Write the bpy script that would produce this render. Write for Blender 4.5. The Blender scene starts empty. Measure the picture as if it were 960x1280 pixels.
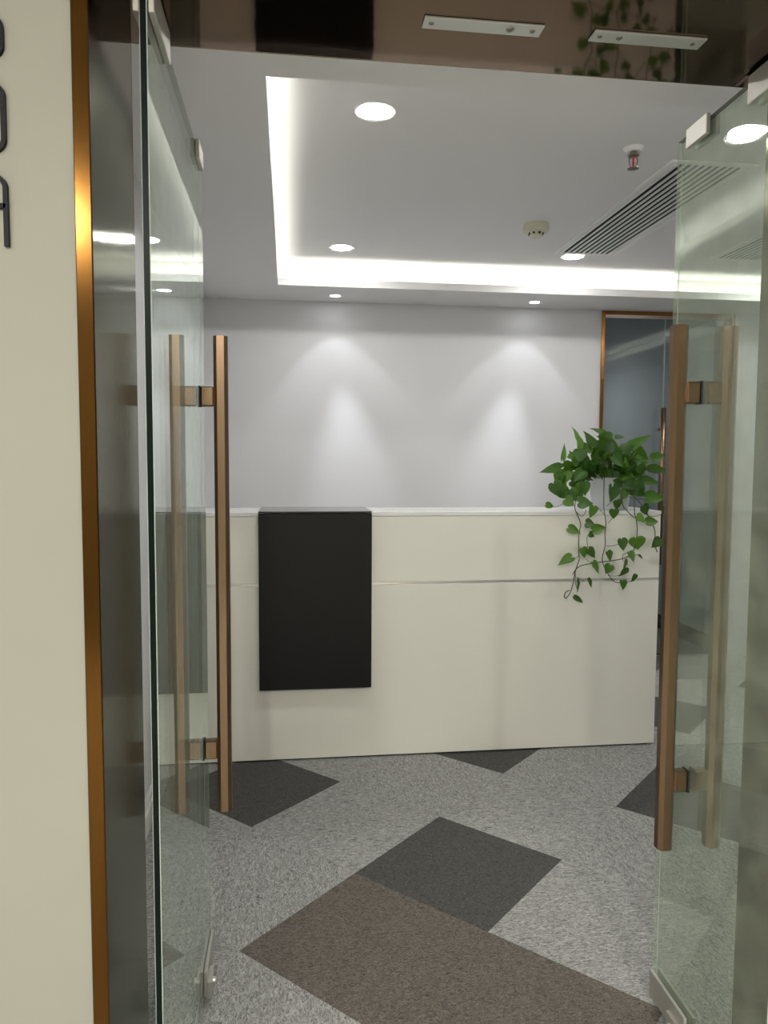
import bpy, bmesh, math, random
from mathutils import Vector, Matrix
S = bpy.context.scene
COL = S.collection
random.seed(7)

# ------------------------------------------------------------------ camera
H = 1.36                                   # eye height of the camera
F, PITCH, YAW, ROLL = 938.41, 0.0699, 0.12665, 0.00505
fw = Vector((math.sin(YAW)*math.cos(PITCH), math.cos(YAW)*math.cos(PITCH), -math.sin(PITCH)))
r0 = Vector((math.cos(YAW), -math.sin(YAW), 0)); u0 = r0.cross(fw)
rt = r0*math.cos(ROLL)+u0*math.sin(ROLL); up = -r0*math.sin(ROLL)+u0*math.cos(ROLL)
cd = bpy.data.cameras.new('camera'); cam = bpy.data.objects.new('camera', cd); COL.objects.link(cam)
cd.sensor_fit = 'HORIZONTAL'; cd.sensor_width = 36; cd.lens = F/960*36; cd.clip_start = .02
cam.matrix_world = Matrix((( rt.x, up.x, -fw.x, 0), (rt.y, up.y, -fw.y, 0), (rt.z, up.z, -fw.z, H), (0, 0, 0, 1)))
S.camera = cam
def at_y(px, py, Y):                       # direction through a pixel, met with the upright plane y = Y
    d = fw*F + rt*(px-480) - up*(py-640)
    return Vector((0, 0, H)) + d*(Y/d.y)

# ------------------------------------------------------------------ world, exposure
w = bpy.data.worlds.new('world'); S.world = w; w.use_nodes = True
w.node_tree.nodes['Background'].inputs[0].default_value = (.6, .62, .65, 1)
w.node_tree.nodes['Background'].inputs[1].default_value = .05
S.view_settings.view_transform = 'Standard'; S.view_settings.look = 'None'
S.view_settings.exposure = 0.2; S.view_settings.gamma = 1; S.view_settings.use_curve_mapping = False
COVE = 22.0; DOWN = 175.0; SPOT_WIDE = 7.5; SPOT_NARROW = 48.0; CORRIDOR = 1120.0; BACKROOM = 240.0

# ------------------------------------------------------------------ materials
def lin(c):
    return tuple(((v/255)/12.92 if v/255 <= .04045 else ((v/255+.055)/1.055)**2.4) for v in c)+(1,)
def mat(name, col, rough=.5, metal=0, spec=.5, noise=None, bump=None, aniso=0, coat=0):
    m = bpy.data.materials.new(name); m.use_nodes = True
    nt = m.node_tree; b = nt.nodes['Principled BSDF']
    b.inputs['Base Color'].default_value = col; b.inputs['Roughness'].default_value = rough
    b.inputs['Metallic'].default_value = metal; b.inputs['Specular IOR Level'].default_value = spec
    b.inputs['Anisotropic'].default_value = aniso; b.inputs['Coat Weight'].default_value = coat
    tc = nt.nodes.new('ShaderNodeTexCoord')
    if noise:                              # (scale xyz, amount, detail)
        sc, amt, det = noise
        mp = nt.nodes.new('ShaderNodeMapping'); mp.inputs['Scale'].default_value = sc
        nt.links.new(tc.outputs['Object'], mp.inputs[0])
        n = nt.nodes.new('ShaderNodeTexNoise'); n.inputs['Scale'].default_value = 1; n.inputs['Detail'].default_value = det
        nt.links.new(mp.outputs[0], n.inputs['Vector'])
        r = nt.nodes.new('ShaderNodeValToRGB')
        r.color_ramp.elements[0].position = .3; r.color_ramp.elements[1].position = .7
        r.color_ramp.elements[0].color = tuple(v*(1-amt) for v in col[:3])+(1,)
        r.color_ramp.elements[1].color = tuple(min(1, v*(1+amt)) for v in col[:3])+(1,)
        nt.links.new(n.outputs['Fac'], r.inputs[0]); nt.links.new(r.outputs[0], b.inputs['Base Color'])
    if bump:                               # (scale xyz, strength, distance)
        sc, st, di = bump
        mp = nt.nodes.new('ShaderNodeMapping'); mp.inputs['Scale'].default_value = sc
        nt.links.new(tc.outputs['Object'], mp.inputs[0])
        n = nt.nodes.new('ShaderNodeTexNoise'); n.inputs['Scale'].default_value = 1; n.inputs['Detail'].default_value = 4
        nt.links.new(mp.outputs[0], n.inputs['Vector'])
        bp = nt.nodes.new('ShaderNodeBump'); bp.inputs['Strength'].default_value = st; bp.inputs['Distance'].default_value = di
        nt.links.new(n.outputs['Fac'], bp.inputs['Height']); nt.links.new(bp.outputs[0], b.inputs['Normal'])
    return m
def emit(name, col, s):
    m = bpy.data.materials.new(name); m.use_nodes = True; nt = m.node_tree; nt.nodes.clear()
    e = nt.nodes.new('ShaderNodeEmission'); e.inputs[0].default_value = col; e.inputs[1].default_value = s
    o = nt.nodes.new('ShaderNodeOutputMaterial'); nt.links.new(e.outputs[0], o.inputs[0])
    return m
def glass(name, tint, ior=1.52, haze=0.0, hazecol=(.7, .75, .72, 1)):
    # clear sheet: Fresnel mirror over straight-through tint, the same from either side
    m = bpy.data.materials.new(name); m.use_nodes = True; nt = m.node_tree; nt.nodes.clear()
    g = nt.nodes.new('ShaderNodeNewGeometry'); mx = nt.nodes.new('ShaderNodeMix')
    mx.inputs['A'].default_value = ior; mx.inputs['B'].default_value = 1/ior
    nt.links.new(g.outputs['Backfacing'], mx.inputs['Factor'])
    fr = nt.nodes.new('ShaderNodeFresnel'); nt.links.new(mx.outputs['Result'], fr.inputs['IOR'])
    t = nt.nodes.new('ShaderNodeBsdfTransparent'); t.inputs[0].default_value = tint
    gl = nt.nodes.new('ShaderNodeBsdfGlossy'); gl.inputs['Roughness'].default_value = .0
    gl.inputs['Color'].default_value = (.95, 1, .97, 1)
    base = t.outputs[0]
    if haze:
        df = nt.nodes.new('ShaderNodeBsdfDiffuse'); df.inputs[0].default_value = hazecol
        tc = nt.nodes.new('ShaderNodeTexCoord'); n = nt.nodes.new('ShaderNodeTexNoise')
        n.inputs['Scale'].default_value = 14; n.inputs['Detail'].default_value = 5
        nt.links.new(tc.outputs['Object'], n.inputs['Vector'])
        mr = nt.nodes.new('ShaderNodeMapRange'); mr.inputs['From Min'].default_value = .1; mr.inputs['From Max'].default_value = .9
        mr.inputs['To Max'].default_value = haze*2; nt.links.new(n.outputs['Fac'], mr.inputs['Value'])
        ms = nt.nodes.new('ShaderNodeMixShader'); nt.links.new(mr.outputs[0], ms.inputs[0])
        nt.links.new(t.outputs[0], ms.inputs[1]); nt.links.new(df.outputs[0], ms.inputs[2]); base = ms.outputs[0]
    m2 = nt.nodes.new('ShaderNodeMixShader'); nt.links.new(fr.outputs[0], m2.inputs[0])
    nt.links.new(base, m2.inputs[1]); nt.links.new(gl.outputs[0], m2.inputs[2])
    o = nt.nodes.new('ShaderNodeOutputMaterial'); nt.links.new(m2.outputs[0], o.inputs[0])
    return m
def carpet(name, dark, light, stretch, ang):
    m = bpy.data.materials.new(name); m.use_nodes = True; nt = m.node_tree; b = nt.nodes['Principled BSDF']
    b.inputs['Roughness'].default_value = .95; b.inputs['Specular IOR Level'].default_value = .1
    tc = nt.nodes.new('ShaderNodeTexCoord'); oi = nt.nodes.new('ShaderNodeObjectInfo')
    off = nt.nodes.new('ShaderNodeVectorMath'); off.operation = 'ADD'
    sc = nt.nodes.new('ShaderNodeVectorMath'); sc.operation = 'SCALE'; sc.inputs[0].default_value = (9, 5, 0)
    nt.links.new(oi.outputs['Random'], sc.inputs['Scale']); nt.links.new(tc.outputs['Object'], off.inputs[0]); nt.links.new(sc.outputs[0], off.inputs[1])
    mp = nt.nodes.new('ShaderNodeMapping'); mp.inputs['Rotation'].default_value = (0, 0, ang); mp.inputs['Scale'].default_value = stretch
    nt.links.new(off.outputs[0], mp.inputs[0])
    n = nt.nodes.new('ShaderNodeTexNoise'); n.inputs['Scale'].default_value = 1; n.inputs['Detail'].default_value = 6; n.inputs['Roughness'].default_value = .75
    n.inputs['Distortion'].default_value = 1.5
    nt.links.new(mp.outputs[0], n.inputs['Vector'])
    r = nt.nodes.new('ShaderNodeValToRGB'); r.color_ramp.elements[0].position = .38; r.color_ramp.elements[1].position = .62
    r.color_ramp.elements[0].color = dark; r.color_ramp.elements[1].color = light
    nt.links.new(n.outputs['Fac'], r.inputs[0]); nt.links.new(r.outputs[0], b.inputs['Base Color'])
    bp = nt.nodes.new('ShaderNodeBump'); bp.inputs['Strength'].default_value = .6; bp.inputs['Distance'].default_value = .004
    nt.links.new(n.outputs['Fac'], bp.inputs['Height']); nt.links.new(bp.outputs[0], b.inputs['Normal'])
    return m
M = {}
M['paint'] = mat('white_wall_paint', (.665, .665, .675, 1), .7, bump=((300, 300, 300), .05, .001))
M['ceil'] = mat('ceiling_paint', (.74, .735, .735, 1), .8)
M['cream'] = mat('cream_wall_paint', (.272, .272, .23, 1), .6, bump=((250, 250, 250), .06, .001), noise=((2.5, 2.5, 2.5), .03, 3))
M['corr_floor'] = mat('corridor_floor_tile', (.60, .58, .54, 1), .2)
M['base'] = mat('white_baseboard', (.72, .72, .70, 1), .4)
M['lacquer'] = mat('cream_lacquer', (.80, .795, .71, 1), .22, spec=.5, noise=((1.5, 1.5, .6), .02, 2))
M['top'] = mat('white_counter', (.82, .82, .80, 1), .25)
M['black'] = mat('matt_black_panel', (.010, .010, .010, 1), .42, spec=.25)
M['chrome'] = mat('polished_steel_strip', (.82, .80, .76, 1), .3, 1)
M['gold'] = mat('rose_gold_steel', (.33, .155, .045, 1), .2, 1)
M['gold_dark_reflect'] = mat('gold_steel_dark_reflect', (.085, .040, .010, 1), .16, 1)  # gold with the dark corridor reflection put into its base colour
M['bronze'] = mat('bronze_bar', (.23, .155, .10, 1), .28, 1, bump=((700, 700, 6), .05, .001))
M['jamb'] = mat('brushed_bronze_steel', (.19, .155, .108, 1), .09, 1, bump=((900, 900, 8), .05, .001))
M['mirror'] = mat('brown_mirror_steel', (.15, .10, .07, 1), .045, 1, bump=((6, 6, 6), .06, .004))
M['nickel'] = mat('satin_nickel', (.50, .49, .45, 1), .5, .7)
M['black_gloss'] = mat('gloss_black_cap', (.016, .016, .017, 1), .05, spec=.9)
M['steel'] = mat('zinc_plate', (.52, .54, .52, 1), .35, .7, bump=((400, 20, 20), .1, .001))
M['screw'] = mat('screw_head', (.28, .26, .24, 1), .35, 1)
M['edge'] = mat('dark_green_glass_edge', (.002, .006, .005, 1), .3, spec=.1)
M['chamfer'] = mat('pale_glass_arris', (.55, .65, .58, 1), .3)
M['glass'] = glass('door_glass', (.93, .965, .94, 1), haze=.15, hazecol=(.70, .74, .66, 1))
M['glass_dusty'] = glass('dusty_door_glass', (.90, .945, .90, 1), haze=.13, hazecol=(.68, .74, .62, 1))
M['glass_grey'] = glass('grey_tinted_glass', (.62, .66, .675, 1))
M['white_metal'] = mat('white_powdercoat', (.78, .78, .77, 1), .4)
M['grille_dark'] = mat('duct_black', (.006, .006, .008, 1), .9)
M['rubber'] = mat('black_rubber', (.01, .01, .01, 1), .7)
M['detector'] = mat('ivory_plastic', (.62, .60, .47, 1), .5)
M['bulb'] = mat('red_bulb', (.55, .02, .03, 1), .15)
M['letter'] = mat('black_acrylic', (.004, .004, .006, 1), .5, spec=.2)
M['lens'] = emit('downlight_lens', (1, .985, .95, 1), DOWN)
M['spotlens'] = emit('spot_lens', (.95, .97, 1, 1), 25)
M['led'] = emit('cove_led', (1, .985, .86, 1), COVE)
M['corr_lens'] = emit('corridor_lens', (1, .955, .87, 1), CORRIDOR)
M['back_lens'] = emit('back_room_lens', (1, 1, .97, 1), BACKROOM)
M['pot'] = mat('pale_grey_pot', (.50, .52, .535, 1), .4)
M['soil'] = mat('dark_soil', (.025, .018, .012, 1), .9, bump=((120, 120, 120), .5, .01))
M['vine'] = mat('vine_stem', (.045, .05, .02, 1), .6)
def tone(a): return lin(a)
M['tile_a'] = carpet('grey_carpet', (.135, .135, .135, 1), (.53, .527, .512, 1), (55, 160, 70), .3)
M['tile_b'] = carpet('grey_carpet_turned', (.135, .135, .135, 1), (.53, .527, .512, 1), (160, 55, 70), .5)
M['tile_dark'] = carpet('charcoal_carpet', (.044, .044, .042, 1), (.142, .14, .132, 1), (120, 160, 70), .2)
M['tile_brown'] = carpet('brown_carpet', (.062, .054, .047, 1), (.235, .21, .188, 1), (90, 200, 70), .9)
M['floor'] = mat('screed', (.10, .10, .10, 1), .9)
def leaf_mat():
    m = bpy.data.materials.new('pothos_leaf'); m.use_nodes = True; nt = m.node_tree; b = nt.nodes['Principled BSDF']
    oi = nt.nodes.new('ShaderNodeObjectInfo'); r = nt.nodes.new('ShaderNodeValToRGB')
    e = r.color_ramp.elements
    e[0].color = (.014, .058, .006, 1); e[1].color = (.095, .22, .022, 1); x = e.new(.6); x.color = (.034, .112, .010, 1)
    nt.links.new(oi.outputs['Random'], r.inputs[0]); nt.links.new(r.outputs[0], b.inputs['Base Color'])
    b.inputs['Roughness'].default_value = .38
    tr = nt.nodes.new('ShaderNodeBsdfTranslucent'); tr.inputs[0].default_value = (.16, .34, .03, 1)
    ms = nt.nodes.new('ShaderNodeMixShader'); ms.inputs[0].default_value = .22
    nt.links.new(b.outputs[0], ms.inputs[1]); nt.links.new(tr.outputs[0], ms.inputs[2])
    nt.links.new(ms.outputs[0], nt.nodes['Material Output'].inputs[0])
    return m
M['leaf'] = leaf_mat()

# ------------------------------------------------------------------ builders (all in world metres; origins at each piece)
LOC = {}
def wloc(o): return LOC.get(o.name, Vector((0, 0, 0))) if o else Vector((0, 0, 0))
def obj(name, bm, m, parent=None, smooth=False, base=False):
    if isinstance(m, str): m = M[m]
    vs = [v.co for v in bm.verts]
    lo = Vector((min(v.x for v in vs), min(v.y for v in vs), min(v.z for v in vs)))
    hi = Vector((max(v.x for v in vs), max(v.y for v in vs), max(v.z for v in vs)))
    c = (lo+hi)/2
    if base: c.z = lo.z
    bmesh.ops.translate(bm, verts=bm.verts, vec=-c)
    me = bpy.data.meshes.new(name); bm.to_mesh(me); bm.free()
    for mm in (m if isinstance(m, (list, tuple)) else [m]):
        me.materials.append(M[mm] if isinstance(mm, str) else mm)
    if smooth:
        for p in me.polygons: p.use_smooth = True
    o = bpy.data.objects.new(name, me); COL.objects.link(o)
    LOC[o.name] = c
    o.parent = parent; o.location = c - wloc(parent)
    return o
def empty(name, loc, label, cat, group=None, kind=None):
    o = bpy.data.objects.new(name, None); COL.objects.link(o); o.empty_display_size = .1
    o.location = loc; LOC[o.name] = Vector(loc)
    return tag(o, label, cat, group, kind)
def tag(o, label, cat=None, group=None, kind=None):
    o['label'] = label
    if cat: o['category'] = cat
    if group: o['group'] = group
    if kind: o['kind'] = kind
    return o
def add_box(bm, x0, x1, y0, y1, z0, z1):
    r = bmesh.ops.create_cube(bm, size=1)
    for v in r['verts']:
        v.co = Vector((x0 if v.co.x < 0 else x1, y0 if v.co.y < 0 else y1, z0 if v.co.z < 0 else z1))
    return r['verts']
def box(name, x0, x1, y0, y1, z0, z1, m, parent=None, bev=0, seg=1, **k):
    bm = bmesh.new(); add_box(bm, x0, x1, y0, y1, z0, z1)
    if bev: bmesh.ops.bevel(bm, geom=bm.edges[:], offset=bev, segments=seg, affect='EDGES')
    return obj(name, bm, m, parent, **k)
def boxes(name, L, m, parent=None, **k):
    bm = bmesh.new()
    for b in L: add_box(bm, *b)
    return obj(name, bm, m, parent, **k)
def lathe(bm, prof, cx, cy, seg=32, axis='Z', cz=0):
    rings = []
    for r, z in prof:
        ring = []
        for i in range(seg):
            a = 2*math.pi*i/seg
            if axis == 'Z': p = (cx+r*math.cos(a), cy+r*math.sin(a), cz+z)
            elif axis == 'X': p = (cx+z, cy+r*math.cos(a), cz+r*math.sin(a))
            else: p = (cx+r*math.cos(a), cy+z, cz+r*math.sin(a))
            ring.append(bm.verts.new(p))
        rings.append(ring)
    for a, b in zip(rings, rings[1:]):
        for i in range(seg): bm.faces.new((a[i], a[(i+1) % seg], b[(i+1) % seg], b[i]))
    for ring in (rings[0], rings[-1]):
        try: bm.faces.new(ring)
        except ValueError: pass
    bmesh.ops.recalc_face_normals(bm, faces=bm.faces[:])
def lathe_obj(name, prof, cx, cy, cz, m, parent=None, seg=32, axis='Z', smooth=False):
    bm = bmesh.new(); lathe(bm, prof, cx, cy, seg, axis, cz)
    return obj(name, bm, m, parent, smooth)
def prism_z(bm, pts, z0, z1):
    a = [bm.verts.new((x, y, z0)) for x, y in pts]; b = [bm.verts.new((x, y, z1)) for x, y in pts]
    n = len(pts)
    for i in range(n): bm.faces.new((a[i], a[(i+1) % n], b[(i+1) % n], b[i]))
    bm.faces.new(a[::-1]); bm.faces.new(b)
    bmesh.ops.recalc_face_normals(bm, faces=bm.faces[:])
def tube(bm, pts, rad, seg=6):
    pts = [Vector(p) for p in pts]; rings = []
    for i, p in enumerate(pts):
        t = (pts[min(i+1, len(pts)-1)]-pts[max(i-1, 0)]).normalized()
        a = t.cross(Vector((0, 1, .1))).normalized(); b = t.cross(a)
        r = rad*(1 if i < len(pts)-1 else .5)
        rings.append([bm.verts.new(p+a*r*math.cos(2*math.pi*k/seg)+b*r*math.sin(2*math.pi*k/seg)) for k in range(seg)])
    for a, b in zip(rings, rings[1:]):
        for k in range(seg): bm.faces.new((a[k], a[(k+1) % seg], b[(k+1) % seg], b[k]))
    bm.faces.new(rings[0][::-1]); bm.faces.new(rings[-1])
    bmesh.ops.recalc_face_normals(bm, faces=bm.faces[:])
def copy_tree(o, loc, parent=None):
    c = o.copy(); COL.objects.link(c); c.parent = parent
    c.location = loc; LOC[c.name] = Vector(loc) + wloc(parent)
    for ch in o.children: copy_tree(ch, ch.location, c)
    return c
def structure(o, label, cat=None): return tag(o, label, cat, kind='structure')

# ------------------------------------------------------------------ key planes (metres)
ZC, ZU = 2.35, 2.49                        # lower ceiling and raised recess
XL, XR, YB = -.53, 3.8, 4.82              # room: left wall, right wall, back wall
Y1, Y2 = 1.157, 1.45                       # entrance wall: corridor face, room face
JL, JR, ZL = -.28, .966, 2.11              # door opening
CZ = 2.62                                  # corridor ceiling
GLX, GRX = -.22, .905                       # open door leaves
DX0, DX1 = 2.08, 3.0                       # glass door in the back wall

# ------------------------------------------------------------------ setting
fl = box('floor', -3.3, 4.3, -3.4, 8.4, -.12, -.006, 'floor'); structure(fl, 'floor laid with grey carpet tiles in a diagonal pattern', 'floor')
# carpet tiles, laid at 45 degrees
HD = .3536
OX, OY = .567, 2.378
def clip(poly, ax, lim, keep_less):
    out = []
    for i in range(len(poly)):
        a, b = poly[i], poly[(i+1) % len(poly)]
        ia = (a[ax] <= lim) if keep_less else (a[ax] >= lim); ib = (b[ax] <= lim) if keep_less else (b[ax] >= lim)
        if ia: out.append(a)
        if ia != ib:
            t = (lim-a[ax])/(b[ax]-a[ax]); out.append((a[0]+t*(b[0]-a[0]), a[1]+t*(b[1]-a[1])))
    return out
def area(p): return abs(sum(p[i][0]*p[(i+1) % len(p)][1]-p[(i+1) % len(p)][0]*p[i][1] for i in range(len(p))))/2
whole = {}
rng = random.Random(3)
for mm in range(-9, 16):
    for nn in range(-9, 12):
        cx = OX+HD*(mm+nn); cy = OY+HD*(mm-nn); g = .0006
        d = HD-g
        p = [(cx+d, cy), (cx, cy+d), (cx-d, cy), (cx, cy-d)]
        q = p
        for ax, lim, kl in ((0, XL+.002, False), (0, XR-.002, True), (1, Y1+.02, False), (1, 5.9, True)): q = clip(q, ax, lim, kl)
        if len(q) < 3 or area(q) < .004: continue
        if mm % 2 == 0 and nn % 2 == (mm//2) % 2 and mm >= 0 and not (mm == 0 and nn > 0): kind = 'tile_dark'
        elif mm == -1 and nn in (0, 1): kind = 'tile_brown'
        else: kind = 'tile_a' if (mm+nn) % 2 else 'tile_b'
        dz = rng.uniform(-.0005, .0003)
        if area(q) > .2499*(1-4*g/HD)-.002 and kind in whole:
            o = whole[kind].copy(); COL.objects.link(o); o.location = Vector((cx, cy, -.0030+dz)) - wloc(fl); continue
        bm = bmesh.new(); prism_z(bm, q, -.006, 0)
        o = obj('carpet_tile', bm, kind, fl); o.location.z += dz
        if area(q) > .2499*(1-4*g/HD)-.002: whole[kind] = o
cf = box('floor', -3.2, 4.2, -3.3, Y1+.02, -.005, 0, 'corr_floor'); structure(cf, 'stone corridor floor outside the glass doors', 'floor')

# walls
wf = boxes('wall_front', [(-3.2, JL-.02, Y1, Y2, 0, CZ), (JR+.02, 4.2, Y1, Y2, 0, CZ), (JL-.02, JR+.02, Y1, Y2, ZL+.02, CZ)], 'cream')
structure(wf, 'cream painted corridor wall around the glass entrance doors', 'wall')
wi = boxes('wall_front', [(XL, JL-.02, Y2, Y2+.01, 0, CZ), (JR+.02, XR, Y2, Y2+.01, 0, CZ), (JL-.02, JR+.02, Y2, Y2+.01, ZL+.02, CZ)], 'paint')
structure(wi, 'white room side of the entrance wall', 'wall')
structure(box('wall_left', XL-.12, XL, Y2, YB+.12, 0, CZ+.05, 'paint'), 'white left wall of the reception room', 'wall')
structure(box('wall_right', XR, XR+.12, Y2, YB+.12, 0, CZ+.05, 'paint'), 'white right wall of the reception room', 'wall')
structure(box('wall_side', DX1, DX1+.12, YB+.12, 8.2, 0, CZ+.05, 'paint'), 'pale side wall seen through the gold-framed glass doors', 'wall')
wb = boxes('wall_back', [(XL, DX0-.022, YB, YB+.12, 0, CZ+.05), (DX1, XR, YB, YB+.12, 0, CZ+.05)], 'paint'); structure(wb, 'white back wall washed by two spotlights behind the desk', 'wall')
structure(boxes('wall_far', [(DX0-.9, DX1, 8.2, 8.3, 0, CZ), (DX0-.95, DX0-.9, YB+.12, 8.3, 0, CZ)], 'paint'), 'pale wall of the space behind the gold-framed glass doors', 'wall')
structure(boxes('wall_corridor', [(-3.2, 4.2, -3.4, -3.3, 0, CZ), (-3.3, -3.2, -3.4, Y2, 0, CZ), (4.2, 4.3, -3.4, Y2, 0, CZ)], 'cream'), 'cream walls closing the corridor outside', 'wall')
structure(box('ceiling', -3.3, 4.3, -3.4, Y2, CZ, CZ+.1, 'ceil'), 'flat white corridor ceiling outside the doors', 'ceiling')
structure(box('ceiling', DX0-.95, DX1+.1, YB+.12, 8.3, ZC, ZC+.1, 'ceil'), 'flat ceiling of the space behind the gold-framed glass doors', 'ceiling')
# recessed reception ceiling
RX0, RX1, RY0, RY1, TR = -.055, 3.3, 2.045, 4.40, .12
ce = boxes('ceiling', [(XL, RX0, Y2, YB, ZC, ZC+.015), (RX1, XR, Y2, YB, ZC, ZC+.015), (RX0, RX1, Y2, RY0, ZC, ZC+.015), (RX0, RX1, RY1, YB, ZC, ZC+.015)], 'ceil')
structure(ce, 'white ceiling with a raised rectangular recess edged by hidden light strips', 'ceiling')
rp = box('recess_panel', RX0-TR-.02, RX1+TR+.02, RY0-TR-.02, RY1+TR+.02, ZU, ZU+.02, 'ceil', ce)
boxes('trough_wall', [(RX0-TR-.02, RX0-TR, RY0-TR, RY1+TR, ZC+.015, ZU), (RX1+TR, RX1+TR+.02, RY0-TR, RY1+TR, ZC+.015, ZU),
      (RX0-TR, RX1+TR, RY0-TR-.02, RY0-TR, ZC+.015, ZU), (RX0-TR, RX1+TR, RY1+TR, RY1+TR+.02, ZC+.015, ZU)], 'ceil', ce)
LIP = .042
for b in ((RX0-.012, RX0, RY0-.012, RY1+.012), (RX1, RX1+.012, RY0-.012, RY1+.012), (RX0, RX1, RY0-.012, RY0), (RX0, RX1, RY1, RY1+.012)):
    box('cove_lip', *b, ZC+.0152, ZC+LIP, 'ceil', ce)
LO, LW = .03, .012
for b in ((RX0-LO-LW, RX0-LO, RY0, RY1), (RX1+LO, RX1+LO+LW, RY0, RY1), (RX0, RX1, RY0-LO-LW, RY0-LO), (RX0, RX1, RY1+LO, RY1+LO+LW)):
    box('led_strip', *b, ZC+.0155, ZC+.021, 'led', ce)
# baseboards
def baseboard(name, x0, x1, y0, y1, side, label):
    if side == 'x': L = [(x0, x0+.020, y0, y1, 0, .080), (x0, x0+.012, y0, y1, .080, .104)]
    else: L = [(x0, x1, y0-.014, y0, 0, .075), (x0, x1, y0-.008, y0, .075, .098)]
    structure(boxes(name, L, 'base'), label, 'baseboard')
baseboard('baseboard_left', XL, 0, Y2+.012, 3.2, 'x', 'white moulded baseboard along the left wall')
structure(box('baseboard_right', DX1-.012, DX1, YB+.13, 8.1, 0, .11, 'rubber'), 'dark baseboard behind the gold-framed glass doors', 'baseboard')

# entrance frame: bronze steel lining with gold edges
def jamb(name, x, s, label):
    t = empty(name, (x-s*.01, (Y1+Y2)/2, 0), label, 'door frame', kind='structure')
    a, b = sorted((x, x-s*.0195)); box('jamb_lining', a, b, Y1+.002, Y2+.011, 0, ZL, 'jamb', t)
    a, b = sorted((x+s*.001, x-s*.023)); box('edge_strip', a, b, Y1-.006, Y1-.0005, 0, ZL+.02, 'gold_dark_reflect', t, bev=.0015)['label'] = 'polished gold edge strip'
    a, b = sorted((x, x-s*.0195)); box('edge_strip', a, b, Y2+.0115, Y2+.016, 0, ZL+.02, 'jamb', t, bev=.0015)
jamb('trim_1', JL, 1, 'brushed bronze steel jamb with gold edge beside the black wall letters')
jamb('trim_2', JR, -1, 'brushed bronze steel jamb behind the narrow glass door leaf')
li = empty('trim_3', ((JL+JR)/2, (Y1+Y2)/2, ZL), 'brown mirror steel door head spanning above both glass door leaves', 'door frame', kind='structure')
box('head_lining', JL, JR, Y1+.002, Y2+.011, ZL, ZL+.0195, 'mirror', li)
box('edge_strip', JL, JR, Y1-.006, Y1-.0005, ZL, ZL+.02, 'gold_dark_reflect', li, bev=.0015)
box('edge_strip', JL, JR, Y2+.0115, Y2+.016, ZL, ZL+.02, 'jamb', li, bev=.0015)
def strike(x0, x1, holes, label):
    p = box('lock_plate', x0, x1, 1.305, 1.339, ZL-.004, ZL-.0004, 'steel', li, bev=.0006); p['label'] = label
    for x, r in holes: lathe_obj('screw', [(r, -.0012), (r*.9, -.0022), (r*.4, -.0022), (r*.35, -.0012)], x, 1.322, ZL-.004+.0012, 'screw', p, 16)
strike(.232, .442, ((.246, .005), (.385, .0075), (.425, .005)), 'grey metal lock plate with dark bolt hole')
strike(.533, .741, ((.548, .0045), (.584, .006), (.722, .0045)), 'dull zinc lock plate')

# ------------------------------------------------------------------ glass doors
def glass_leaf(name, x, y0, y1, out, hy, clip_y, m, label):
    """an open leaf standing along y; out = +1/-1: which way its outer face looks"""
    T = .006; Z0, Z1 = .012, 2.10
    t = empty(name, (x, (y0+y1)/2, 0), label, 'door', kind='structure')
    bm = bmesh.new(); add_box(bm, x-T, x+T, y0, y1, Z0, Z1); bm.normal_update()
    bmesh.ops.bevel(bm, geom=[e for e in bm.edges if True], offset=.0012, segments=1, affect='EDGES')
    bm.normal_update()
    for f in bm.faces:
        n = f.normal
        f.material_index = 1 if n.y < -.95 or (n.z > .3 and abs(n.x) < .95) else (0 if max(map(abs, n)) > .95 else 2)
    obj('glass_pane', bm, [m, 'edge', 'chamfer'], t)
    def patch(nm, a, b, z0, z1, th=.011, gap=.002):
        L = []
        for s in (1, -1):
            xs = sorted((x+s*(T+.0005), x+s*(T+th))); L.append((*xs, a, b, z0, z1))
        bm = bmesh.new()
        for q in L:
            vs = add_box(bm, *q)
        bmesh.ops.bevel(bm, geom=bm.edges[:], offset=.0015, segments=1, affect='EDGES')
        return obj(nm, bm, 'nickel', t)
    patch('hinge_patch', y0+.005, y0+.165, 2.05, 2.104)
    patch('hinge_patch', y0+.005, y0+.165, .006, .06)
    patch('corner_clip', clip_y, clip_y+.088, 2.062, 2.105, th=.010)
    lp = patch('lock_patch', y1-.175, y1-.003, .022, .088, th=.009)
    lk = boxes('lock_case', [(*sorted((x+s*(T+.0092), x+s*(T+.019))), y1-.175, y1-.11, .018, .06) for s in (1, -1)], 'nickel', lp)
    for s in (1, -1):
        lathe_obj('key_cylinder', [(.0085, 0), (.0085, s*.006), (.005, s*.009), (.001, s*.0092)], x+s*(T+.019), y1-.135, .038, 'chrome', lp, 16, 'X')
    # back to back pull bars
    for s in (1, -1):
        bx = x+s*.058; h, c = .0172, .0085
        bm = bmesh.new()
        prism_z(bm, [(bx-h+c, hy-h), (bx+h-c, hy-h), (bx+h, hy-h+c), (bx+h, hy+h-c), (bx+h-c, hy+h), (bx-h+c, hy+h), (bx-h, hy+h-c), (bx-h, hy-h+c)], .475, 1.655)
        hb = obj('pull_bar', bm, 'bronze', t)
        for z in (1.51, .633):
            a, b = sorted((x+s*(T+.004), bx-s*h)); box('standoff', a, b, hy-.012, hy+.012, z-.024, z+.024, 'bronze', hb, bev=.003)
            a, b = sorted((x+s*(T+.0003), x+s*(T+.004))); box('washer', a, b, hy-.014, hy+.014, z-.025, z+.025, 'rubber', hb)
    return t
glass_leaf('door_1', GLX, 1.245, 1.995, 1, 1.88, 1.848, 'glass', 'wide glass door leaf with bronze pull bars, open beside the left wall')
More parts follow.
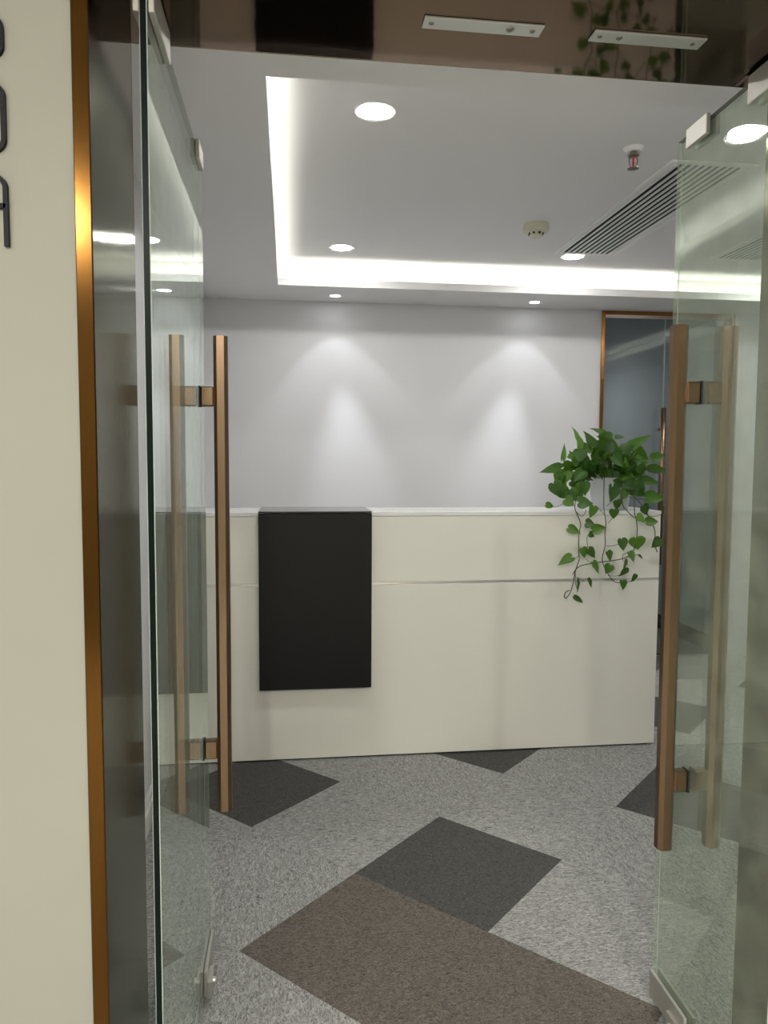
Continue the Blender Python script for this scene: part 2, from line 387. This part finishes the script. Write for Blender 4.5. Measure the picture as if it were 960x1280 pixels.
nd = glass_leaf('door_2', GRX, 1.245, 1.705, -1, 1.57, 1.562, 'glass_dusty', 'narrow dusty glass door leaf with bronze pull bars, open in front of the plant end of the desk')

nd.rotation_euler.z = -math.radians(1.2)      # not quite square to the wall

# gold-framed glass doors in the back wall
d3 = empty('door_3', ((DX0+DX1)/2, YB, 0), 'gold-framed grey glass double door in the back wall behind the plant', 'door', kind='structure')
box('frame_upright', DX0-.022, DX0, YB-.012, YB+.10, 0, ZC-.002, 'gold', d3, bev=.002)
box('frame_upright', DX1-.022, DX1-.001, YB-.012, YB+.10, 0, ZC-.002, 'gold', d3, bev=.002)
box('frame_head', DX0, DX1-.022, YB-.012, YB+.10, ZC-.027, ZC-.002, 'gold', d3, bev=.002)
for a, b in ((DX0+.004, 2.519), (2.525, DX1-.026)):
    bm = bmesh.new(); add_box(bm, a, b, YB+.03, YB+.04, .01, ZC-.04); bm.normal_update()
    for f in bm.faces: f.material_index = 0 if abs(f.normal.y) > .9 else 1
    obj('glass_pane', bm, ['glass_grey', 'chamfer'], d3)
for hx in (2.495, 2.552):
    bm = bmesh.new(); lathe(bm, [(.001, .655), (.017, .657), (.017, 1.713), (.001, 1.715)], hx, YB-.03, 16); hb = obj('pull_bar', bm, 'bronze', d3, True)
    for z in (.8, 1.57): box('standoff', hx-.008, hx+.008, YB-.015, YB+.0295, z-.01, z+.01, 'bronze', hb)

# ------------------------------------------------------------------ reception desk
DXA, DXB, DYF, DZ = -.52, 1.737, 3.33, 1.125
dk = empty('reception_desk', ((DXA+DXB)/2, DYF+.3, 0), 'long cream lacquered reception desk with thin metal line and black front panel', 'desk')
box('front_panel', DXA, DXB, DYF, DYF+.02, .808, DZ-.019, 'lacquer', dk, bev=.0015)
box('front_panel', DXA, DXB, DYF, DYF+.02, .008, .796, 'lacquer', dk, bev=.0015)
box('metal_strip', DXA, DXB, DYF+.003, DYF+.018, .7965, .8075, 'chrome', dk)
box('counter_top', DXA, DXB+.002, DYF-.003, DYF+.31, DZ-.0185, DZ, 'top', dk, bev=.002)
box('end_panel', DXB-.02, DXB, DYF+.0205, DYF+.62, .008, .76, 'lacquer', dk, bev=.0015)
box('end_panel', DXB-.02, DXB, DYF+.0205, DYF+.31, .7605, DZ-.019, 'lacquer', dk, bev=.0015)
box('back_board', DXA, DXB-.021, DYF+.29, DYF+.308, .74, DZ-.019, 'lacquer', dk)
box('work_top', DXA, DXB-.021, DYF+.0205, DYF+.66, .715, .74, 'top', dk, bev=.002)
box('end_panel', DXA, DXA+.02, DYF+.0205, DYF+.62, .008, .714, 'lacquer', dk)
box('plinth', DXA+.01, DXB-.03, DYF+.012, DYF+.06, 0, .0075, 'rubber', dk)
bp = box('black_panel', -.131, .366, DYF-.036, DYF-.0035, .337, DZ-.004, 'black', dk, bev=.0015); bp['label'] = 'matt black rectangular panel'
box('top_cap', -.131, .366, DYF-.037, DYF+.30, DZ+.0005, DZ+.006, 'black_gloss', bp, bev=.0015)

# ------------------------------------------------------------------ ceiling fittings
def downlight(x, y, z, label, group, r=.068, lens='lens', name='downlight'):
    t = empty(name, (x, y, z-.004), label, 'downlight', group)
    lathe_obj('trim_ring', [(r*.77, -.0015), (r*.97, -.004), (r, -.002), (r, -.0003), (r*.77, -.0003)], x, y, z, 'white_metal', t, 48, smooth=False)
    lathe_obj('lens', [(r*.765, -.0025), (r*.765, -.0006)], x, y, z, lens, t, 48)
    return t
d = downlight(.284, 2.51, ZU, 'large round downlight alone in the recess corner near the glass doors', 'recess downlights')
for x, y, lb in ((.287, 4.10, 'round downlight in the recess straight above the black desk panel'),
                 (1.57, 4.09, 'round white downlight at the far end of the black slatted air grille'),
                 (1.578, 2.52, 'round white downlight seen through the dusty glass door beside the air grille'),
                 (2.87, 2.52, 'unseen round downlight added as fill near the doors, at the end away from the black desk panel'),  # this and the next are unseen, added to brighten desk and left wall
                 (2.87, 4.09, 'unseen round downlight added as fill in front of the gold-framed glass doors')):
    c = copy_tree(d, (x, y, ZU-.004)); c['label'] = lb
def wall_spot(x, y, tx, label):
    t = empty('spotlight', (x, y, ZC-.003), label, 'spotlight', 'wall-washing spotlights')
    lathe_obj('trim_ring', [(.030, -.001), (.043, -.003), (.046, -.0015), (.046, -.0003), (.030, -.0003)], x, y, ZC, 'white_metal', t, 32)
    lathe_obj('lens', [(.0295, -.002), (.0295, -.0006)], x, y, ZC, 'spotlens', t, 32)
    for nm, ang, pw, bl, ti in (('wide_beam', 84, SPOT_WIDE, .22, tx*.5), ('narrow_beam', 40, SPOT_NARROW, .8, tx)):
        ld = bpy.data.lights.new(nm, 'SPOT'); ld.energy = pw; ld.spot_size = math.radians(ang); ld.spot_blend = bl
        ld.shadow_soft_size = .012; ld.color = (.90, .92, 1)
        if nm == 'wide_beam':              # unphysical linear falloff, added to keep the scallop outline along the wall
            ld.use_nodes = True; lt = ld.node_tree; ff = lt.nodes.new('ShaderNodeLightFalloff'); ff.inputs['Strength'].default_value = 1
            lt.links.new(ff.outputs['Linear'], lt.nodes['Emission'].inputs['Strength'])
        lo = bpy.data.objects.new(nm, ld); COL.objects.link(lo); lo.parent = t; lo.location = (0, 0, -.008)
        lo.rotation_euler = Vector((ti, 0, 1)).to_track_quat('Z', 'Y').to_euler()
wall_spot(.286, 4.640, -.10, 'small spotlight washing the back wall above the black desk panel')
wall_spot(1.538, 4.640, .16, 'small spotlight washing the back wall towards the plant')
def grille(x0, x1, y0, y1, n, label):
    t = empty('air_grille', ((x0+x1)/2, (y0+y1)/2, ZU-.012), label, 'air vent', 'ceiling air grilles')
    f = .022; z0, z1 = ZU-.008, ZU-.0005
    boxes('frame', [(x0, x0+f, y0, y1, z0, z1), (x1-f, x1, y0, y1, z0, z1), (x0+f, x1-f, y0, y0+f, z0, z1), (x0+f, x1-f, y1-f, y1, z0, z1)], 'white_metal', t)
    g = f+.012
    boxes('inner_frame', [(x0+f+.001, x0+f+.010, y0+f, y1-f, z0-.004, z1), (x1-f-.010, x1-f-.001, y0+f, y1-f, z0-.004, z1)], 'white_metal', t)
    box('duct_backing', x0+f, x1-f, y0+f, y1-f, ZU-.0025, ZU-.0008, 'grille_dark', t)
    X0, X1 = x0+.045, x1-.045; st = (X1-X0)/n
    boxes('blank_strip', [(x0+f+.010, X0-st*.1, y0+f, y1-f, z0-.001, ZU-.0026), (X1, x1-f-.010, y0+f, y1-f, z0-.001, ZU-.0026)], 'white_metal', t)
    me = None
    for i in range(n):
        xc = X0+st*(i+.62)
        if me is None:
            o = box('slat', xc, xc+st*.42, y0+f, y1-f, ZU-.0085, ZU-.0045, 'white_metal', t); me = o; base = xc
        else:
            o = me.copy(); COL.objects.link(o); o.location.x += xc-base
    return t
grille(1.435, 1.785, 2.745, 4.025, 9, 'long white air grille with black slots beside the sprinkler head')
grille(2.325, 2.675, 2.745, 4.02, 9, 'slatted air grille seen faintly through the dusty glass door')
sx, sy = 1.185, 3.575
t = empty('smoke_detector', (sx, sy, ZU-.05), 'round ivory smoke detector on the raised ceiling beside the air grille', 'smoke detector')
lathe_obj('base', [(0.0593, -0.0005), (0.0616, -0.0114), (0.0616, -0.0274), (0.0570, -0.0365), (0.0342, -0.0388)], sx, sy, ZU, 'detector', t, 40)
lathe_obj('chamber', [(0.0342, -0.0390), (0.0296, -0.0570), (0.0228, -0.0627), (0.0011, -0.0638)], sx, sy, ZU, 'detector', t, 32)
for k in range(8):
    a = 2*math.pi*k/8+.2; cx, cy = sx+.0312*math.cos(a), sy+.0312*math.sin(a)
    box('slot', cx-.006, cx+.006, cy-.003, cy+.003, ZU-.050, ZU-.041, 'rubber', t)
sx, sy = 1.243, 2.665
t = empty('sprinkler', (sx, sy, ZU-.06), 'small pendant fire sprinkler with red bulb on the raised ceiling', 'sprinkler')
lathe_obj('escutcheon', [(0.0351, -0.0005), (0.0351, -0.0054), (0.0243, -0.0162), (0.0014, -0.0162)], sx, sy, ZU, 'white_metal', t, 32)
lathe_obj('body', [(0.0135, -0.0165), (0.0135, -0.0243), (0.0203, -0.0257), (0.0203, -0.0311), (0.0081, -0.0338)], sx, sy, ZU, 'screw', t, 24)
bm = bmesh.new()
for s in (1, -1): tube(bm, [(sx+s*0.0121, sy, ZU-0.0324), (sx+s*0.0169, sy, ZU-0.0459), (sx+s*0.0135, sy, ZU-0.0621), (sx+s*0.0027, sy, ZU-0.0729)], .003)
obj('yoke', bm, 'screw', t)
lathe_obj('glass_bulb', [(0.0014, -0.0340), (0.0041, -0.0378), (0.0041, -0.0621), (0.0014, -0.0675)], sx, sy, ZU, 'bulb', t, 12)
lathe_obj('deflector', [(0.0203, -0.0736), (0.0203, -0.0756), (0.0054, -0.0783)], sx, sy, ZU, 'screw', t, 24)
# corridor and back-space lamps
for x, y, lb in ((-2.1, -1.9, 'round warm corridor downlight outside the wall with black letters'), (-1.2, -1.9, 'round warm corridor downlight between the letters and the wide door leaf'), (-.3, -1.9, 'round warm downlight in the corridor ceiling straight outside the glass doors'),
              (.6, -1.9, 'round warm downlight in the corridor ceiling outside the narrow door leaf')):
    downlight(x, y, CZ, lb, 'corridor downlights', r=.10, lens='corr_lens')
downlight(2.2, 6.6, ZC, 'round downlight behind the gold-framed glass doors', None, r=.08, lens='back_lens')

# ------------------------------------------------------------------ black letters on the cream wall
def stroke(bm, pts, wd, y0, y1):
    """flat stroke along an x-z polyline"""
    n = len(pts); L, R = [], []
    for i in range(n):
        a = Vector(pts[max(i-1, 0)]); b = Vector(pts[min(i+1, n-1)]); d = (b-a).normalized(); nn = Vector((-d.y, d.x))
        p = Vector(pts[i]); L.append(p+nn*wd/2); R.append(p-nn*wd/2)
    V = [[bm.verts.new((p.x, y, p.y)) for p in Q] for Q in (L, R) for y in (y0, y1)]
    for i in range(n-1):
        for a, b in ((V[0], V[1]), (V[1], V[3]), (V[3], V[2]), (V[2], V[0])): bm.faces.new((a[i], a[i+1], b[i+1], b[i]))
    for i in (0, n-1): bm.faces.new((V[0][i], V[1][i], V[3][i], V[2][i]))
    bmesh.ops.recalc_face_normals(bm, faces=bm.faces[:])
def arc(cx, cz, r, a0, a1, n=6): return [(cx+r*math.cos(math.radians(a0+(a1-a0)*i/n)), cz+r*math.sin(math.radians(a0+(a1-a0)*i/n))) for i in range(n+1)]
LX1 = -.3965; LX0 = LX1-.075; r = .016; wd = .0065
def letter(paths, label):
    bm = bmesh.new()
    for p in paths: stroke(bm, p, wd, Y1-.007, Y1-.0002)
    tag(obj('wall_letter', bm, 'letter', base=True), label, 'letter', 'black wall letters')
z0, z1 = 1.920, 2.015; zm = 1.975
letter([arc(LX1-r, z1-r, r, 20, 90)+arc(LX0+r, z1-r, r, 90, 180)+arc(LX0+r, zm+r, r, 180, 270)+arc(LX1-r, zm-r, r, 90, 0)+arc(LX1-r, z0+r, r, 0, -90)+arc(LX0+r, z0+r, r, -90, -160)],
       'uppermost black raised letter beside the gold strip, its rounded lower bowl showing')
z0, z1 = 1.792, 1.883
P = arc(LX1-r, z1-r, r, 0, 90)+arc(LX0+r, z1-r, r, 90, 180)+arc(LX0+r, z0+r, r, 180, 270)+arc(LX1-r, z0+r, r, -90, 0); 
letter([P+[(LX1, (z0+z1)/2), (LX1, z1-r)]], 'black raised letter with a rounded closed side, between two other letters')
z0, z1 = 1.660, 1.757
letter([[(LX0, z0), (LX0, z0+.03)]+arc(LX0+r, z1-r, r, 180, 90)+arc(LX1-r, z1-r, r, 90, 0)+[(LX1, z0+.03), (LX1, z0)], [(LX0, 1.716), (LX1, 1.716)]],
       'lowest black raised letter, with a crossbar and straight legs')

# ------------------------------------------------------------------ trailing pothos on the counter
PX, PY = 1.548, 3.475
pl = empty('potted_pothos', (PX, PY, DZ), 'trailing green pothos in a pale grey pot hanging over the desk front', 'plant')
lathe_obj('pot', [(.001, .0005), (.084, .0005), (.086, .006), (.098, .142), (.102, .145), (.102, .155), (.097, .155), (.095, .135), (.001, .134)], PX, PY, DZ, 'pot', pl, 48, smooth=False)
lathe_obj('soil', [(.001, .1345), (.094, .1345), (.085, .142), (.001, .145)], PX, PY, DZ, 'soil', pl, 24)
def leaf_mesh(curl, fold, wob):
    bm = bmesh.new(); N = 9
    prof = [(.0, .10), (.0, .30), (.07, .45), (.20, .5), (.36, .47), (.52, .39), (.68, .28), (.83, .15), (.94, .05)]
    mid = []; L = []; R = []
    for i, (y, hw) in enumerate(prof):
        ym = y if i > 1 else (.06, .04)[i]
        zc = -curl*y*y
        mid.append(bm.verts.new((0, max(ym, y) if i > 1 else .05+.02*i, zc)))
        yy = y-.06 if i < 2 else y
        e = fold*hw + wob*math.sin(i*2.1)*.03
        L.append(bm.verts.new((-hw, yy, zc+e))); R.append(bm.verts.new((hw, yy, zc+e-wob*.02)))
    tip = bm.verts.new((0, 1.03, -curl*1.06))
    for i in range(1, N-1):
        bm.faces.new((mid[i], mid[i+1], L[i+1], L[i])); bm.faces.new((mid[i], R[i], R[i+1], mid[i+1]))
    bm.faces.new((mid[1], L[1], L[0])); bm.faces.new((mid[1], R[0], R[1]))
    bm.faces.new((mid[-1], tip, L[-1])); bm.faces.new((mid[-1], R[-1], tip))
    bm.verts.remove(mid[0])
    me = bpy.data.meshes.new('leaf'); bm.to_mesh(me); bm.free(); me.materials.append(M['leaf'])
    for p in me.polygons: p.use_smooth = True
    return me
LM = [leaf_mesh(.10, .25, 0), leaf_mesh(.30, .4, 1), leaf_mesh(.2, .12, -1), leaf_mesh(-.05, .5, .5)]
rl = random.Random(11)
def leaf(P0, P1, wid, face=None):
    d = P1-P0; ln = d.length; d = d.normalized()
    n = Vector(face) if face else Vector((rl.uniform(-.35, .35), -1, rl.uniform(.0, .6)))
    n = (n-d*n.dot(d)).normalized(); x = d.cross(n)
    m = Matrix((x, d, n)).transposed().to_4x4() @ Matrix.Diagonal((wid, ln, max(wid, ln), 1))
    m.translation = P0 - LOC[pl.name]
    o = bpy.data.objects.new('leaf', rl.choice(LM)); COL.objects.link(o); o.parent = pl; o.matrix_local = m
    return o
def zz(zx, zy, Y): return at_y(660+zx/4.8, 520+zy/4.8, Y)
PXM = 3.45/F/4.8                             # metres per traced unit at the plant
def hang_y(zy): return 3.40-.125*min(1, max(0, (zy-330)/260))   # out over the counter edge, then down in front
LV = [(300,200,290,72,44),(205,265,220,175,28),(205,315,90,330,58),(385,190,355,100,58),(360,225,320,155,62),(470,120,390,70,32),(500,130,418,125,48),
 (520,130,575,125,28),(420,140,560,230,85),(590,195,725,120,52),(620,215,720,260,88),(730,250,832,240,52),(720,315,828,335,48),(690,380,780,405,46),
 (310,300,425,340,82),(210,310,285,300,62),(240,240,290,250,32),(255,390,340,400,80),(150,400,200,480,72),(190,440,250,490,66),(220,500,270,535,60),
 (300,520,382,520,66),(105,530,155,545,32),(395,540,375,605,46),(505,420,490,508,72),(530,505,540,558,50),(515,558,515,612,48),(515,400,590,400,46),
 (640,440,700,475,58),(700,490,818,490,66),(690,535,718,588,54),(650,598,702,632,46),(705,635,778,632,48),(795,738,750,785,52),(820,545,808,590,32),
 (240,670,308,705,46),(345,640,395,650,48),(380,685,458,670,52),(365,705,397,722,34),(265,845,192,885,50),(325,790,342,845,50),(360,795,402,845,48),
 (388,872,428,938,36),(475,812,500,865,42),(560,735,570,802,50),(650,728,662,798,82),(605,815,630,872,36),(660,835,685,855,14),(495,892,470,942,48),
 (588,908,560,958,36),(565,985,577,1036,42),(648,950,625,992,24),(362,972,382,1028,18),(272,1080,332,1120,26),(293,980,303,1055,14),(582,858,568,920,16),
 (285,250,350,215,70),(330,270,300,205,60),(300,290,255,215,50),(560,210,640,170,60),(600,300,660,350,70),(600,330,640,400,70),(470,200,520,160,60),
 (440,250,470,190,50),(395,250,420,180,70),(170,340,190,420,60),(230,330,200,410,58),(290,380,300,450,76),(250,440,270,500,66),(620,270,700,300,70),
 (560,250,600,320,60),(500,240,560,300,70),(330,330,280,390,64),(560,440,590,490,40),(660,300,700,345,50),(575,400,640,440,60),(600,425,655,470,60),(640,400,695,440,58),(585,450,562,500,40),(180,380,240,430,70),(280,420,330,480,75),(230,470,300,500,60),(335,395,345,470,60),(430,330,470,380,60),(520,330,500,385,60),(560,340,545,395,58)]
for i, (a, b, c, e, wv) in enumerate(LV):
    cz = (b+e)/2; Y = hang_y(cz)+(rl.uniform(-.05, .07) if cz < 420 else rl.uniform(-.012, .012))
    P0 = zz(a, b, Y); P1 = zz(c, e, Y+(rl.uniform(-.035, .02) if cz < 420 else rl.uniform(-.02, .004)))
    leaf(P0, P0+(P1-P0)*1.12, wv*PXM*1.28)
# fuller crown around and behind the traced leaves
for i in range(105):
    a = rl.uniform(0, 2*math.pi); q = rl.random()**.5
    c = Vector((PX-.01+.15*q*math.cos(a), PY+.10*q*math.sin(a), DZ+.145+rl.uniform(0, .15)*(1.1-q*.7)))
    o = Vector((math.cos(a)*q+rl.uniform(-.4, .4), math.sin(a)*q+rl.uniform(-.4, .3), rl.uniform(-.1, .9))).normalized()
    leaf(c, c+o*rl.uniform(.055, .085), rl.uniform(.04, .06), (rl.uniform(-.6, .6), -.7, rl.uniform(.2, 1)))
VN = [[(445,370),(455,480),(455,570),(470,640),(460,700),(465,780),(445,840),(445,880),(480,950),(515,998),(560,1000),(640,988)],
 [(350,380),(300,470),(275,545),(300,600),(320,650),(305,700),(305,830),(310,860),(285,920),(265,1040),(230,1098),(215,1085),(225,1055),(250,1045)],
 [(590,380),(605,430),(640,480),(638,590),(655,640),(655,720),(640,800),(600,850),(500,870),(440,875),(380,885),(300,900),(268,950)],
 [(560,380),(560,535),(600,575),(635,610)],[(600,440),(690,540),(745,640),(766,700),(755,760),(775,818)],[(468,780),(510,780),(545,768)],[(285,965),(330,985),(365,975)],
 [(620,415),(660,405),(690,385)],[(480,645),(500,620),(515,600)],[(305,840),(285,855),(262,865)],[(480,958),(530,962),(560,950)],[(600,850),(640,835),(670,830)],
 [(350,560),(330,610),(290,580),(280,545)],[(360,790),(350,730),(370,700)],[(345,855),(370,880),(395,880)],[(690,500),(620,490),(560,470)],[(245,470),(200,540),(155,548)],
 [(470,540),(500,520),(510,500)],[(285,920),(283,1000),(300,1055)],[(410,540),(440,570),(455,590)],[(570,870),(565,835),(580,825),(605,820)],[(720,600),(770,605),(815,580)]]
for i, p in enumerate(VN):
    pts = [zz(a, b, hang_y(b)+.006) for a, b in p]
    if i in (0, 1, 2, 3): pts = [Vector((PX+(pts[0].x-PX)*.6, 3.42, DZ+.15)), Vector((pts[0].x, 3.365, DZ+.175))] + pts[1:]
    bm = bmesh.new()
    # smooth the polyline
    for _ in range(2):
        q = [pts[0]]
        for a, b in zip(pts, pts[1:]): q += [a*.75+b*.25, a*.25+b*.75]
        pts = q+[pts[-1]]
    tube(bm, pts, .0022 if i < 5 else .0013, 5)
    obj('vine', bm, 'vine', pl, True)
